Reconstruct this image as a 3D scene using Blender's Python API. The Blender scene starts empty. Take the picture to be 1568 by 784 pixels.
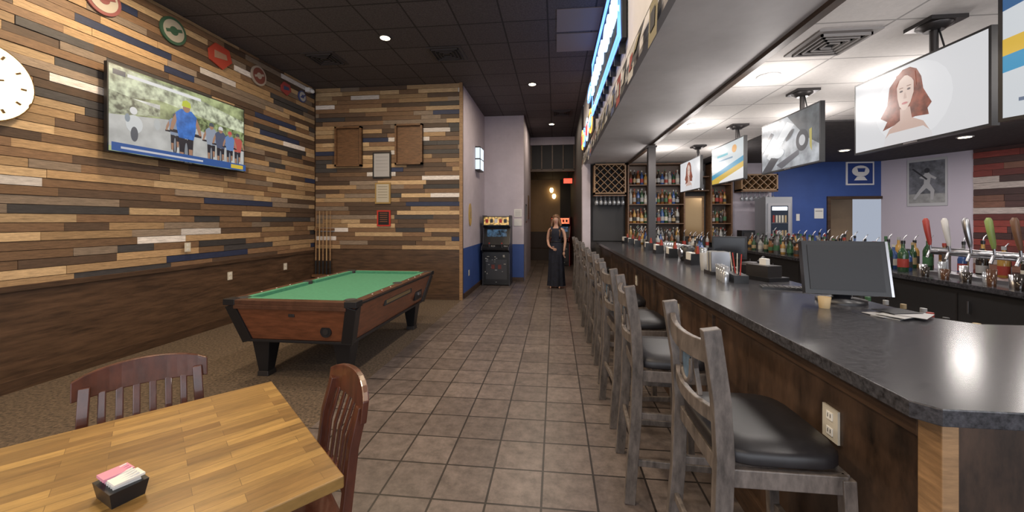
import bpy, math, random
from mathutils import Vector, Matrix
random.seed(7)
R=random.random
def U(a,b): return random.uniform(a,b)
SC=bpy.context.scene
# ---------------------------------------------------------------- materials
def newmat(name):
    m=bpy.data.materials.new(name); m.use_nodes=True
    nt=m.node_tree; return m,nt,nt.nodes["Principled BSDF"]
def M(name,col,rough=.5,metal=0,emit=0,ecol=None,noise=0,freq=5,stretch=(1,1,1),bump=0,alpha=1,coat=0):
    m,nt,p=newmat(name)
    c=tuple(col)+(1,)
    p.inputs["Base Color"].default_value=c
    p.inputs["Roughness"].default_value=rough
    p.inputs["Metallic"].default_value=metal
    p.inputs["Coat Weight"].default_value=coat
    if emit:
        p.inputs["Emission Color"].default_value=tuple(ecol or col)+(1,)
        p.inputs["Emission Strength"].default_value=emit
    if noise or bump:
        tc=nt.nodes.new("ShaderNodeTexCoord"); mp=nt.nodes.new("ShaderNodeMapping")
        mp.inputs["Scale"].default_value=stretch
        nt.links.new(tc.outputs["Object"],mp.inputs["Vector"])
        n=nt.nodes.new("ShaderNodeTexNoise"); n.inputs["Scale"].default_value=freq
        n.inputs["Detail"].default_value=6; n.inputs["Roughness"].default_value=.65
        nt.links.new(mp.outputs[0],n.inputs["Vector"])
        if noise:
            mr=nt.nodes.new("ShaderNodeMapRange")
            mr.inputs[1].default_value=.3; mr.inputs[2].default_value=.7
            mr.inputs[3].default_value=1-noise; mr.inputs[4].default_value=1+noise
            nt.links.new(n.outputs["Fac"],mr.inputs[0])
            vm=nt.nodes.new("ShaderNodeVectorMath"); vm.operation='SCALE'
            vm.inputs[0].default_value=col
            nt.links.new(mr.outputs[0],vm.inputs["Scale"])
            nt.links.new(vm.outputs[0],p.inputs["Base Color"])
            if emit: nt.links.new(vm.outputs[0],p.inputs["Emission Color"])
        if bump:
            b=nt.nodes.new("ShaderNodeBump"); b.inputs["Strength"].default_value=bump
            b.inputs["Distance"].default_value=.01
            nt.links.new(n.outputs["Fac"],b.inputs["Height"]); nt.links.new(b.outputs[0],p.inputs["Normal"])
    return m
def tilemat(name,c1,c2,cm,w,h,mortar,rough,loc=(0,0,0),rot=(0,0,0),offset=0,noise=.3,freq=6,bump=.3,stretch=(1,1,1)):
    m,nt,p=newmat(name)
    tc=nt.nodes.new("ShaderNodeTexCoord"); mp=nt.nodes.new("ShaderNodeMapping")
    mp.inputs["Location"].default_value=loc; mp.inputs["Rotation"].default_value=rot
    nt.links.new(tc.outputs["Object"],mp.inputs["Vector"])
    b=nt.nodes.new("ShaderNodeTexBrick"); b.offset=offset; b.squash=1
    b.inputs["Color1"].default_value=c1+(1,); b.inputs["Color2"].default_value=c2+(1,); b.inputs["Mortar"].default_value=cm+(1,)
    b.inputs["Scale"].default_value=1; b.inputs["Brick Width"].default_value=w; b.inputs["Row Height"].default_value=h
    b.inputs["Mortar Size"].default_value=mortar; b.inputs["Mortar Smooth"].default_value=.1
    nt.links.new(mp.outputs[0],b.inputs["Vector"])
    mp2=nt.nodes.new("ShaderNodeMapping"); mp2.inputs["Scale"].default_value=stretch
    nt.links.new(tc.outputs["Object"],mp2.inputs["Vector"])
    n=nt.nodes.new("ShaderNodeTexNoise"); n.inputs["Scale"].default_value=freq; n.inputs["Detail"].default_value=8; n.inputs["Roughness"].default_value=.75
    nt.links.new(mp2.outputs[0],n.inputs["Vector"])
    mr=nt.nodes.new("ShaderNodeMapRange"); mr.inputs[1].default_value=.3; mr.inputs[2].default_value=.7
    mr.inputs[3].default_value=1-noise; mr.inputs[4].default_value=1+noise
    nt.links.new(n.outputs["Fac"],mr.inputs[0])
    vm=nt.nodes.new("ShaderNodeVectorMath"); vm.operation='SCALE'
    nt.links.new(b.outputs["Color"],vm.inputs[0]); nt.links.new(mr.outputs[0],vm.inputs["Scale"])
    nt.links.new(vm.outputs[0],p.inputs["Base Color"])
    p.inputs["Roughness"].default_value=rough
    if bump:
        bp=nt.nodes.new("ShaderNodeBump"); bp.inputs["Strength"].default_value=bump; bp.inputs["Distance"].default_value=.004
        bp.invert=True
        nt.links.new(b.outputs["Fac"],bp.inputs["Height"]); nt.links.new(bp.outputs[0],p.inputs["Normal"])
    return m
def plankmat(name,rough=.6):
    m,nt,p=newmat(name)
    a=nt.nodes.new("ShaderNodeAttribute"); a.attribute_name="Col"
    tc=nt.nodes.new("ShaderNodeTexCoord"); mp=nt.nodes.new("ShaderNodeMapping"); mp.inputs["Scale"].default_value=(4,4,45)
    nt.links.new(tc.outputs["Object"],mp.inputs["Vector"])
    n=nt.nodes.new("ShaderNodeTexNoise"); n.inputs["Scale"].default_value=2; n.inputs["Detail"].default_value=9; n.inputs["Roughness"].default_value=.8
    nt.links.new(mp.outputs[0],n.inputs["Vector"])
    mr=nt.nodes.new("ShaderNodeMapRange"); mr.inputs[1].default_value=.3; mr.inputs[2].default_value=.7; mr.inputs[3].default_value=.42; mr.inputs[4].default_value=1.45
    nt.links.new(n.outputs["Fac"],mr.inputs[0])
    vm=nt.nodes.new("ShaderNodeVectorMath"); vm.operation='SCALE'
    nt.links.new(a.outputs["Color"],vm.inputs[0]); nt.links.new(mr.outputs[0],vm.inputs["Scale"])
    nt.links.new(vm.outputs[0],p.inputs["Base Color"]); p.inputs["Roughness"].default_value=rough
    return m
# ---------------------------------------------------------------- mesh builder
class B:
    def __init__(s): s.v=[];s.f=[];s.m=[];s.s=[];s.mats=[]
    def mi(s,mat):
        if mat not in s.mats: s.mats.append(mat)
        return s.mats.index(mat)
    def add(s,vs,fs,mat,smooth=False):
        o=len(s.v); s.v+= [tuple(v) for v in vs]; k=s.mi(mat)
        for f in fs: s.f.append(tuple(o+i for i in f)); s.m.append(k); s.s.append(smooth)
        return s
    def box(s,x0,x1,y0,y1,z0,z1,mat):
        return s.frus(z0,(x0,x1,y0,y1),z1,(x0,x1,y0,y1),mat)
    def frus(s,z0,a,z1,b,mat):
        v=[(a[0],a[2],z0),(a[1],a[2],z0),(a[1],a[3],z0),(a[0],a[3],z0),(b[0],b[2],z1),(b[1],b[2],z1),(b[1],b[3],z1),(b[0],b[3],z1)]
        return s.add(v,[(3,2,1,0),(4,5,6,7),(0,1,5,4),(1,2,6,5),(2,3,7,6),(3,0,4,7)],mat)
    def sweep(s,pts,w,h,mat,up=(0,0,1)):
        pts=[Vector(p) for p in pts]; up=Vector(up); vs=[];n=len(pts)
        for i,p in enumerate(pts):
            t=(pts[min(i+1,n-1)]-pts[max(i-1,0)]).normalized()
            sd=t.cross(up)
            if sd.length<1e-4: sd=t.cross(Vector((1,0,0)))
            sd.normalize(); u2=sd.cross(t).normalized()
            for a,b in ((-1,-1),(1,-1),(1,1),(-1,1)): vs.append(p+sd*a*w/2+u2*b*h/2)
        fs=[(3,2,1,0),tuple(range(4*n-4,4*n))]
        for i in range(n-1):
            for k in range(4): fs.append((4*i+k,4*i+(k+1)%4,4*i+4+(k+1)%4,4*i+4+k))
        return s.add(vs,fs,mat)
    def tube(s,pts,rad,mat,n=12,closed=False,sx=1,sy=1):
        pts=[Vector(p) for p in pts]; N=len(pts)
        if not isinstance(rad,(list,tuple)): rad=[rad]*N
        vs=[]
        for i,p in enumerate(pts):
            if closed: t=(pts[(i+1)%N]-pts[i-1]).normalized()
            else: t=(pts[min(i+1,N-1)]-pts[max(i-1,0)]).normalized()
            up=Vector((0,0,1)) if abs(t.z)<.95 else Vector((0,1,0))
            a=t.cross(up).normalized(); b=a.cross(t).normalized()
            for k in range(n):
                an=2*math.pi*k/n; vs.append(p+a*math.cos(an)*rad[i]*sx+b*math.sin(an)*rad[i]*sy)
        fs=[]
        for i in range(N if closed else N-1):
            j=(i+1)%N
            for k in range(n): fs.append((n*i+k,n*i+(k+1)%n,n*j+(k+1)%n,n*j+k))
        s.add(vs,fs,mat,True)
        if not closed:
            s.add(vs[:n],[tuple(range(n))[::-1]],mat); s.add(vs[-n:],[tuple(range(n))],mat)
        return s
    def lathe(s,c,prof,mat,n=16,sx=1,sy=1):
        vs=[];N=len(prof)
        for r,z in prof:
            for k in range(n):
                an=2*math.pi*k/n; vs.append((c[0]+r*sx*math.cos(an),c[1]+r*sy*math.sin(an),c[2]+z))
        fs=[]
        for i in range(N-1):
            for k in range(n): fs.append((n*i+k,n*i+(k+1)%n,n*i+n+(k+1)%n,n*i+n+k))
        s.add(vs,fs,mat,True)
        s.add(vs[:n],[tuple(range(n))[::-1]],mat); s.add(vs[-n:],[tuple(range(n))],mat)
        return s
    def ext(s,pts,axis,a0,a1,mat):
        def P(p,a):
            return {'x':(a,p[0],p[1]),'y':(p[0],a,p[1]),'z':(p[0],p[1],a)}[axis]
        n=len(pts); vs=[P(p,a0) for p in pts]+[P(p,a1) for p in pts]
        fs=[tuple(range(n))[::-1],tuple(range(n,2*n))]
        for i in range(n): fs.append((i,(i+1)%n,n+(i+1)%n,n+i))
        return s.add(vs,fs,mat)
    def mesh(s,name):
        me=bpy.data.meshes.new(name); me.from_pydata(s.v,[],s.f)
        for m in s.mats: me.materials.append(m)
        me.polygons.foreach_set("material_index",s.m); me.polygons.foreach_set("use_smooth",s.s)
        me.update()
        import bmesh
        bm=bmesh.new(); bm.from_mesh(me); bmesh.ops.recalc_face_normals(bm,faces=bm.faces); bm.to_mesh(me); bm.free()
        return me
    def obj(s,name,loc=(0,0,0),rz=0,bevel=0,parent=None,rot=None):
        o=bpy.data.objects.new(name,s.mesh(name)); SC.collection.objects.link(o)
        o.location=loc; o.rotation_euler=rot or (0,0,rz)
        if bevel:
            b=o.modifiers.new("bevel",'BEVEL'); b.width=bevel; b.segments=2; b.limit_method='ANGLE'; b.angle_limit=math.radians(50)
        if parent: o.parent=parent
        return o
def inst(name,me_obj,loc,rz=0):
    o=bpy.data.objects.new(name,me_obj.data); SC.collection.objects.link(o); o.location=loc; o.rotation_euler=(0,0,rz)
    for m in me_obj.modifiers:
        k=o.modifiers.new(m.name,m.type)
        if m.type=='BEVEL': k.width=m.width;k.segments=m.segments;k.limit_method=m.limit_method;k.angle_limit=m.angle_limit
    return o
def empty(name,loc=(0,0,0),rz=0):
    e=bpy.data.objects.new(name,None); SC.collection.objects.link(e); e.location=loc; e.rotation_euler=(0,0,rz); e.empty_display_size=.1; return e
def area(name,loc,size,e,col,rot=(0,0,0),sy=None,parent=None,spread=None):
    l=bpy.data.lights.new(name,'AREA'); l.energy=e; l.color=col; l.size=size
    if sy: l.shape='RECTANGLE'; l.size_y=sy
    else: l.shape='DISK'
    if spread: l.spread=spread
    o=bpy.data.objects.new(name,l); SC.collection.objects.link(o); o.location=loc; o.rotation_euler=rot
    if parent: o.parent=parent
    return o
def point(name,loc,r,e,col,parent=None):
    l=bpy.data.lights.new(name,'POINT'); l.energy=e; l.color=col; l.shadow_soft_size=r
    o=bpy.data.objects.new(name,l); SC.collection.objects.link(o); o.location=loc
    if parent: o.parent=parent
    return o
# ---------------------------------------------------------------- common mats
black=M("black_plastic",(.012,.012,.014),.35)
blackmat=M("black_matte",(.02,.02,.022),.7)
steel=M("steel",(.45,.45,.47),.28,1)
dsteel=M("dark_steel",(.06,.055,.055),.4,.7)
white=M("white_paint",(.75,.74,.74),.6)
paper=M("paper",(.7,.69,.66),.8)
wallpaint=M("lilac_white_paint",(.50,.45,.50),.75,noise=.08,freq=3)
bluepaint=M("royal_blue_paint",(.035,.08,.28),.6,noise=.1,freq=3)
tanpaint=M("tan_paint",(.40,.27,.16),.7,noise=.08,freq=3)
brownwood=M("dark_brown_wood",(.06,.033,.019),.5,noise=.5,freq=3,stretch=(1.5,1.5,14))
chairwood=M("mahogany_wood",(.075,.022,.012),.3,noise=.4,freq=4,stretch=(5,5,2),coat=.3)
stoolwood=M("weathered_taupe_wood",(.115,.097,.087),.4,noise=.55,freq=9,stretch=(3,3,1))
vinyl=M("black_vinyl",(.014,.013,.015),.42,noise=.2,freq=20)
gold=M("gold",(.6,.42,.12),.35,.6)
tanwood=M("tan_wood",(.28,.165,.08),.5,noise=.35,freq=4,stretch=(2,2,12))
rackwood=M("walnut_wood",(.13,.065,.03),.5,noise=.4,freq=4,stretch=(2,2,10))
redm=M("red_paint",(.42,.03,.02),.4)
greyp=M("grey_panel",(.3,.3,.31),.5)
charcoal=M("charcoal_paint",(.05,.044,.042),.7)
# ---------------------------------------------------------------- room shell
H=4.25; HB=2.85; XL=-4.9; YB=7.4
tiles=tilemat("floor_tiles",(.145,.118,.107),(.098,.079,.073),(.018,.014,.013),.305,.305,.0065,.38,loc=(.076,.05,0),noise=.5,freq=11)
b=B(); b.box(-1.82,9.8,-3,16.2,-.1,0,tiles); b.obj("floor")
carpet=M("brown_carpet",(.085,.06,.040),.95,noise=.85,freq=42,bump=.6)
b=B(); b.box(XL-.1,-1.82,-3,YB,-.1,0.0,carpet); b.obj("floor_carpet")
ceilm=tilemat("dark_ceiling_tiles",(.105,.088,.092),(.088,.074,.078),(.03,.025,.027),.61,.61,.012,.8,loc=(.1,.3,0),noise=.45,freq=45)
b=B(); b.box(XL-.1,.66,-3,12.5,H,H+.1,ceilm); b.obj("ceiling")
bceil=tilemat("white_ceiling_tiles",(.86,.83,.80),(.82,.79,.77),(.45,.43,.42),1.22,.61,.008,.85,loc=(.25,.3,0),noise=.07,freq=30)
b=B(); b.box(1.63,9.9,-3,5.4,HB,HB+.1,bceil); b.box(1.63,3.1,5.4,9.1,HB,HB+.1,bceil); b.obj("ceiling_bar")
b=B(); b.box(3.1,9.9,5.4,9.1,HB-.02,HB+.1,M("black_ceiling",(.08,.073,.074),.85,noise=.3,freq=20)); b.obj("ceiling_dining")
gsof=M("grey_soffit_paint",(.58,.565,.575),.6,noise=.12,freq=1.5)
b=B(); b.box(.66,1.63,-3,9.1,HB,HB+.1,gsof); b.box(.66,.76,-3,9.1,HB+.1,H+.1,gsof); b.obj("ceiling_soffit")
b=B(); b.box(1.60,1.66,-3,9.0,HB-.035,HB,brownwood); b.obj("trim_1")
b=B(); b.box(.655,.70,-3,9.1,HB-.012,HB+.03,M("grey_trim",(.22,.21,.22),.5)); b.obj("trim_2")
# planked walls
PAL=[((.36,.235,.125),7),((.47,.33,.19),4.5),((.18,.105,.058),8),((.085,.052,.034),8),((.045,.042,.045),3.5),((.022,.033,.085),1.6),((.66,.62,.61),1.9),((.22,.168,.128),4)]
PALR=[((.26,.045,.035),6),((.14,.03,.025),5),((.45,.38,.35),1.6),((.07,.03,.028),5),((.2,.09,.06),3)]
pm=plankmat("reclaimed_planks")
def plankwall(name,u0,u1,z0,z1,fn,pal,hh=.086):
    vs=[];fs=[];cs=[]
    z=z0
    cols=[c for c,w in pal]; ws=[w for c,w in pal]
    last=None
    while z<z1-.01:
        zt=min(z+hh,z1); u=u0-U(0,1.2)
        while u<u1:
            c=random.choices(cols,ws)[0]
            if c==last: c=random.choices(cols,ws)[0]
            last=c
            L=random.choice([.4,.6,.8,1.0,1.3])
            if c[0]>.6: L=random.choice([.6,.85])
            a=max(u,u0); e=min(u+L,u1); u+=L
            if e-a<.01: continue
            k=U(.75,1.25); c=(c[0]*k,c[1]*k,c[2]*k,1); d=U(.012,.026); g=.003
            o=len(vs)
            for dd in (0,d):
                for (uu,zz) in ((a+g/2,z+g),(e-g/2,z+g),(e-g/2,zt-g),(a+g/2,zt-g)): vs.append(fn(uu,zz,dd))
            for f in ((4,5,6,7),(0,1,5,4),(1,2,6,5),(2,3,7,6),(3,0,4,7),(3,2,1,0)):
                fs.append(tuple(o+i for i in f)); cs+= [c]*4
        z=zt
    me=bpy.data.meshes.new(name); me.from_pydata(vs,[],fs)
    ca=me.color_attributes.new("Col",'FLOAT_COLOR','CORNER')
    for i,c in enumerate(cs): ca.data[i].color=c
    me.materials.append(pm)
    import bmesh
    bm=bmesh.new(); bm.from_mesh(me); bmesh.ops.recalc_face_normals(bm,faces=bm.faces); bm.to_mesh(me); bm.free()
    o=bpy.data.objects.new(name,me); SC.collection.objects.link(o); return o
WZ=.93
lw=B(); lw.box(XL-.12,XL,-3,YB+.1,0,H,brownwood).obj("wall_left")
p=plankwall("wall_left_planks",-3,YB-.03,WZ,H-.005,lambda u,z,d:(XL+d,u,z),PAL)
bw=B(); bw.box(XL,-1.82,YB,YB+.12,0,H,brownwood).obj("wall_back")
p=plankwall("wall_back_planks",XL+.03,-1.86,WZ+.05,H-.005,lambda u,z,d:(u,YB-d,z),PAL)
wain=M("wainscot_wood",(.075,.042,.024),.45,noise=.55,freq=2.5,stretch=(1.2,1.2,9),coat=.15)
B().box(XL,XL+.02,-3,YB,0.1,WZ,wain).box(XL,XL+.05,-3,YB,WZ-.02,WZ+.03,brownwood).obj("trim_3")
B().box(XL+.02,-1.83,YB-.02,YB,0.1,WZ+.04,wain).obj("trim_4")
B().box(XL,XL+.035,-3,YB,0,.11,brownwood).obj("baseboard_left")
B().box(XL+.035,-1.83,YB-.035,YB,0,.11,brownwood).obj("baseboard_back")
B().box(-1.86,-1.80,YB-.04,YB+.0,0,H,tanwood).obj("trim_5")
# partition walls
b=B(); b.box(-1.92,-1.82,YB+.12,9.84,1.0,H,wallpaint); b.box(-1.92,-1.818,YB+.12,9.84,0,1.0,bluepaint); b.obj("wall_partition")
b=B(); b.box(-1.92,-.80,9.84,9.96,.95,H,wallpaint); b.box(-1.82,-.80,9.838,9.96,0,.95,bluepaint); b.obj("wall_alcove")
b=B(); b.box(-.9,-.8,9.96,12.5,0,H,wallpaint); b.obj("wall_hall_near")
B().box(-1.815,-1.79,YB+.12,9.83,0,.1,brownwood).box(-1.79,-.80,9.81,9.84,0,.1,brownwood).obj("baseboard_alcove")
b=B(); b.box(-1.6,.2,16,16.1,0,3.3,tanpaint); b.box(.2,.8,16,16.1,0,3.3,charcoal); b.obj("wall_hall_end")
b=B(); b.box(-1.7,-1.6,12.6,16.1,0,3.3,tanpaint); b.obj("wall_hall_left")
b=B(); b.box(.62,.75,9.22,16.1,0,H,charcoal); b.obj("wall_hall_right")
b=B(); b.box(-1.7,.62,12.6,16.1,3.25,3.35,ceilm); b.obj("ceiling_hall")
b=B(); b.box(-.8,.62,12.5,12.6,4.0,H+.1,wallpaint); b.box(-.8,.62,12.55,12.6,3.2,4.0,blackmat)
for i in range(5): b.box(-.8+i*.345,-.76+i*.345,12.5,12.56,3.2,4.0,brownwood)
b.box(-.8,.62,12.5,12.56,3.14,3.22,brownwood); b.box(-1.7,-.8,12.5,12.6,0,H,wallpaint); b.obj("wall_header")
# bar end wall / blue wall / angled wall
b=B(); b.box(.80,3.85,9.1,9.22,0,H,charcoal); b.box(3.85,4.75,9.1,9.22,0,H,wallpaint); b.box(.62,.80,8.95,9.22,0,HB,wallpaint); b.obj("wall_bar_back")
b=B(); b.box(4.75,5.93,9.1,9.2,0,HB,bluepaint); b.box(5.93,6.98,9.1,9.2,2.02,HB,bluepaint); b.box(5.6,7.3,10.4,10.5,0,2.2,tanpaint); b.box(5.6,7.3,9.2,10.5,2.2,2.25,white); b.obj("wall_blue")
B().box(5.87,5.93,9.06,9.2,0,2.08,brownwood).box(5.93,6.95,9.06,9.2,2.02,2.08,brownwood).obj("trim_door")
A0=Vector((6.95,9.1,0)); AD=Vector((.55,-1.26,0)).normalized()
AN=Vector((AD.y,-AD.x,0))
if AN.x>0: AN=-AN
def anp(u,z,d): q=A0+AD*u+AN*d; return (q.x,q.y,z)
b=B(); 
vs=[anp(0,0,0),anp(1.38,0,0),anp(1.38,HB,0),anp(0,HB,0),anp(0,0,-.1),anp(1.38,0,-.1),anp(1.38,HB,-.1),anp(0,HB,-.1)]
b.add(vs,[(0,1,2,3),(4,5,6,7),(0,1,5,4),(1,2,6,5),(2,3,7,6),(3,0,4,7)],M("pale_wall",(.55,.50,.58),.7)); b.obj("wall_angled")
b=B(); vs=[anp(1.38,0,0),anp(7,0,0),anp(7,HB,0),anp(1.38,HB,0),anp(1.38,0,-.1),anp(7,0,-.1),anp(7,HB,-.1),anp(1.38,HB,-.1)]
b.add(vs,[(0,1,2,3),(4,5,6,7),(0,1,5,4),(1,2,6,5),(2,3,7,6),(3,0,4,7)],brownwood); b.obj("wall_angled_far")
plankwall("wall_red_planks",1.38,6.9,0.02,HB,lambda u,z,d:anp(u,z,d),PALR,.11)
b=B(); b.box(9.75,9.85,-3,3,0,HB,wallpaint); b.obj("wall_right")
b=B(); b.box(XL-.1,9.85,-3.1,-3,0,.5,wallpaint); b.box(XL-.1,9.85,-3.1,-3,2.8,H+.1,wallpaint)
for x in (-5,-2.4,.4,3.2,6,9.5): b.box(x,x+.35,-3.1,-3,.5,2.8,wallpaint)
b.obj("wall_front")
# ---------------------------------------------------------------- TVs
def em(name,col,s=1.0,noise=0,freq=5,stretch=(1,1,1)):
    m,nt,p=newmat(name); p.inputs["Base Color"].default_value=(.01,.01,.01,1); p.inputs["Roughness"].default_value=.25
    p.inputs["Emission Color"].default_value=col+(1,); p.inputs["Emission Strength"].default_value=s
    if noise:
        tc=nt.nodes.new("ShaderNodeTexCoord"); mp=nt.nodes.new("ShaderNodeMapping"); mp.inputs["Scale"].default_value=stretch
        n=nt.nodes.new("ShaderNodeTexNoise"); n.inputs["Scale"].default_value=freq; n.inputs["Detail"].default_value=8
        mr=nt.nodes.new("ShaderNodeMapRange"); mr.inputs[1].default_value=.35; mr.inputs[2].default_value=.65; mr.inputs[3].default_value=1-noise; mr.inputs[4].default_value=1+noise
        vm=nt.nodes.new("ShaderNodeVectorMath"); vm.operation='SCALE'; vm.inputs[0].default_value=col
        nt.links.new(tc.outputs["Object"],mp.inputs[0]); nt.links.new(mp.outputs[0],n.inputs["Vector"]); nt.links.new(n.outputs["Fac"],mr.inputs[0])
        nt.links.new(mr.outputs[0],vm.inputs["Scale"]); nt.links.new(vm.outputs[0],p.inputs["Emission Color"])
    return m
EC={}
def E(col,noise=0,freq=8):
    k=(col,noise,freq)
    if k not in EC: EC[k]=em("screen_colour",col,.80,noise,freq)
    return EC[k]
def el(cx,cy,rx,ry,n=22,rot=0):
    o=[]
    for i in range(n):
        a=2*math.pi*i/n; x=rx*math.cos(a); y=ry*math.sin(a)
        o.append((cx+x*math.cos(rot)-y*math.sin(rot),cy+x*math.sin(rot)+y*math.cos(rot)))
    return o
def rc(a,b_,c,d): return [(a,b_),(c,b_),(c,d),(a,d)]
mountd=.075
def tvset(name,W,Hh,shapes,loc,rz,mount=None):
    b=B(); be=.014
    b.box(-W/2,W/2,-.03,.01,-Hh/2,Hh/2,black); b.box(-W*.36,W*.36,.01,.045,-Hh*.36,Hh*.3,black)
    b.box(-.05,.05,-.032,-.03,-Hh/2+.001,-Hh/2+.01,steel)
    for i,(m,pts) in enumerate(shapes):
        y=-.0305-.0004*i
        vs=[((min(max(u,0),1)-.5)*(W-2*be),y,(min(max(v,0),1)-.5)*(Hh-2*be)) for u,v in pts]
        b.add(vs,[tuple(range(len(vs)))],m)
    if mount=="ceil":
        top=HB-loc[2]-.001
        b.tube([(0,.11,-.05),(0,.11,top)],.022,dsteel); b.box(-.1,.1,.01,.22,top-.025,top,dsteel)
        b.lathe((0,.11,top-.06),[(.05,0),(.09,.03),(.09,.04)],dsteel)
        b.box(-.16,.16,.045,.13,-.12,.10,dsteel); b.box(-.012,.012,.045,.075,-.2,.2,dsteel)
        b.tube([(.05,.10,-.1),(.12,.12,.1),(.02,.12,top-.05)],.005,black,6)
    elif mount=="wall":
        b.box(-.3,.3,.045,mountd,-.2,.2,dsteel)
    return b.obj(name,loc,rz)
def cyclist(cx,cy,s,jersey,helm):
    sk=E((.40,.22,.14)); dk=E((.02,.02,.03)); t=lambda pts:[(cx+x*s,cy+y*s*1.7) for x,y in pts]
    return [(dk,[(cx+x*s*.8,cy+y*s*1.7) for x,y in el(0,-.115,.022,.085)]),(E((.25,.27,.3)),[(cx+x*s*.8,cy+y*s*1.7) for x,y in el(0,-.115,.010,.065)]),
            (dk,t([(-.075,-.01),(.075,-.01),(.075,.005),(-.075,.005)])),
            (dk,t([(-.035,-.02),(-.005,-.02),(-.012,-.15),(-.03,-.16)])),(dk,t([(.035,-.02),(.005,-.02),(.012,-.12),(.03,-.13)])),
            (sk,t([(-.03,-.10),(-.012,-.10),(-.014,-.16),(-.028,-.16)])),(sk,t([(.03,-.08),(.012,-.08),(.014,-.13),(.028,-.13)])),
            (jersey,t([(-.05,.09),(-.025,.115),(.025,.115),(.05,.09),(.045,.02),(.035,-.03),(-.035,-.03),(-.045,.02)])),
            (sk,t([(-.05,.085),(-.068,.04),(-.075,0),(-.062,0),(-.045,.05)])),(sk,t([(.05,.085),(.068,.04),(.075,0),(.062,0),(.045,.05)])),
            (sk,t(el(0,.125,.017,.022))),(helm,t([(-.022,.13),(-.018,.155),(0,.165),(.018,.155),(.022,.13)]))]
race=[(E((.30,.34,.17),.7,6),rc(0,0,1,1)),(E((.5,.54,.38),.6,12),[(0,.62),(.3,.74),(.6,.68),(1,.6),(1,.8),(.5,.95),(0,1)]),
      (E((.70,.70,.66),.3,9),[(.05,.55),(.3,.62),(.3,.68),(.05,.66)]),
      (E((.52,.52,.50),.15,5),[(0,.06),(1,.06),(1,.34),(.55,.5),(.35,.52),(0,.42)]),
      (E((.30,.32,.22),.7,20),[(0,.42),(.3,.53),(.3,.62),(0,.7)]),(E((.22,.27,.12),.7,20),[(.55,.5),(1,.34),(1,.62),(.55,.66)]),
      (E((.85,.85,.85)),rc(.1,.90,.6,.94)),(E((.03,.05,.1)),rc(.02,.89,.09,.95)),
      (E((.66,.68,.68)),el(.14,.36,.05,.11)),(E((.10,.11,.13)),el(.14,.24,.022,.09)),(E((.75,.75,.75)),el(.135,.52,.022,.045)),(E((.25,.3,.35)),el(.10,.42,.015,.05)),(E((.5,.52,.52)),el(.28,.42,.02,.07))]
race+=cyclist(.40,.38,.9,E((.25,.3,.4)),E((.1,.1,.12)))+cyclist(.48,.40,1.6,E((.04,.17,.55),.3,12),E((.55,.6,.05)))
race+=cyclist(.68,.36,1.0,E((.3,.34,.42)),E((.08,.1,.12)))+cyclist(.76,.34,1.0,E((.08,.10,.17)),E((.7,.7,.7)))+cyclist(.92,.33,.9,E((.5,.1,.08)),E((.1,.1,.1)))+cyclist(.84,.33,.9,E((.14,.25,.5)),E((.6,.1,.1)))
race+=[(E((.03,.10,.32)),rc(0,0,1,.10)),(E((.6,.6,.65)),rc(.05,.035,.6,.06)),(E((.7,.5,.05)),rc(.85,.02,.97,.08))]
tvset("television",1.83,.97,race,(-4.79,4.525,2.78),math.pi/2,"wall")
woman=[(E((.80,.80,.82)),rc(0,0,1,1)),(E((.86,.86,.88)),el(.5,.5,.3,.5)),
  (E((.26,.075,.045),.45,18),[(.40,.90),(.44,.955),(.50,.955),(.55,.90),(.585,.78),(.60,.62),(.66,.42),(.63,.36),(.64,.28),(.54,.3),(.38,.26),(.27,.22),(.31,.33),(.25,.40),(.31,.55),(.33,.78)]),
  (E((.66,.47,.40)),[(.42,.45),(.50,.45),(.515,.3),(.60,.22),(.66,.05),(.66,0),(.28,0),(.29,.1),(.33,.22),(.42,.3)]),
  (E((.78,.76,.77)),[(.29,.1),(.33,.16),(.6,.16),(.66,.07),(.66,0),(.28,0)]),
  (E((.78,.60,.52)),[(.40,.60),(.395,.74),(.42,.84),(.46,.87),(.50,.85),(.53,.76),(.53,.62),(.505,.50),(.47,.42),(.445,.42),(.415,.49)]),(E((.30,.09,.055),.3,14),[(.385,.74),(.39,.90),(.46,.94),(.54,.88),(.55,.68),(.53,.78),(.47,.88),(.41,.82)]),
  (E((.12,.08,.08)),el(.432,.675,.014,.013)),(E((.12,.08,.08)),el(.493,.68,.014,.013)),
  (E((.3,.15,.1)),rc(.415,.712,.447,.722)),(E((.3,.15,.1)),rc(.478,.717,.51,.727)),(E((.62,.43,.37)),[(.462,.66),(.472,.57),(.452,.57)]),(E((.58,.2,.2)),el(.462,.51,.024,.015))]
tvset("television",.95,.54,woman,(2.35,2.81,2.33),-math.pi/2,"ceil")
eng=[(E((.45,.47,.5),.35,9),rc(0,0,1,1)),(E((.10,.11,.12),.4,9),[(.5,1),(1,1),(1,.3),(.8,.5)]),(E((.75,.77,.79)),[(.1,.3),(.5,.9),(.62,.8),(.2,.2)]),
  (E((.05,.05,.06)),el(.75,.45,.1,.2)),(E((.6,.6,.62)),el(.75,.45,.05,.1)),(E((.12,.12,.14)),[(.3,.1),(.7,.3),(.7,.2),(.4,0)]),(E((.5,.42,.1)),[(.86,.6),(.90,.62),(.9,.2),(.87,.3)]),(E((.08,.08,.1)),[(0,.4),(.25,.75),(.2,.8),(0,.55)]),(E((.8,.82,.84)),el(.35,.32,.1,.08,rot=.5)),(E((.06,.06,.07)),[(.0,.0),(.2,.0),(.35,.22),(.2,.28)]),(E((.06,.06,.07)),el(.55,.62,.04,.12,rot=-.6)),(E((.85,.85,.87)),[(.2,.5),(.45,.55),(.48,.62),(.22,.6)])]
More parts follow.
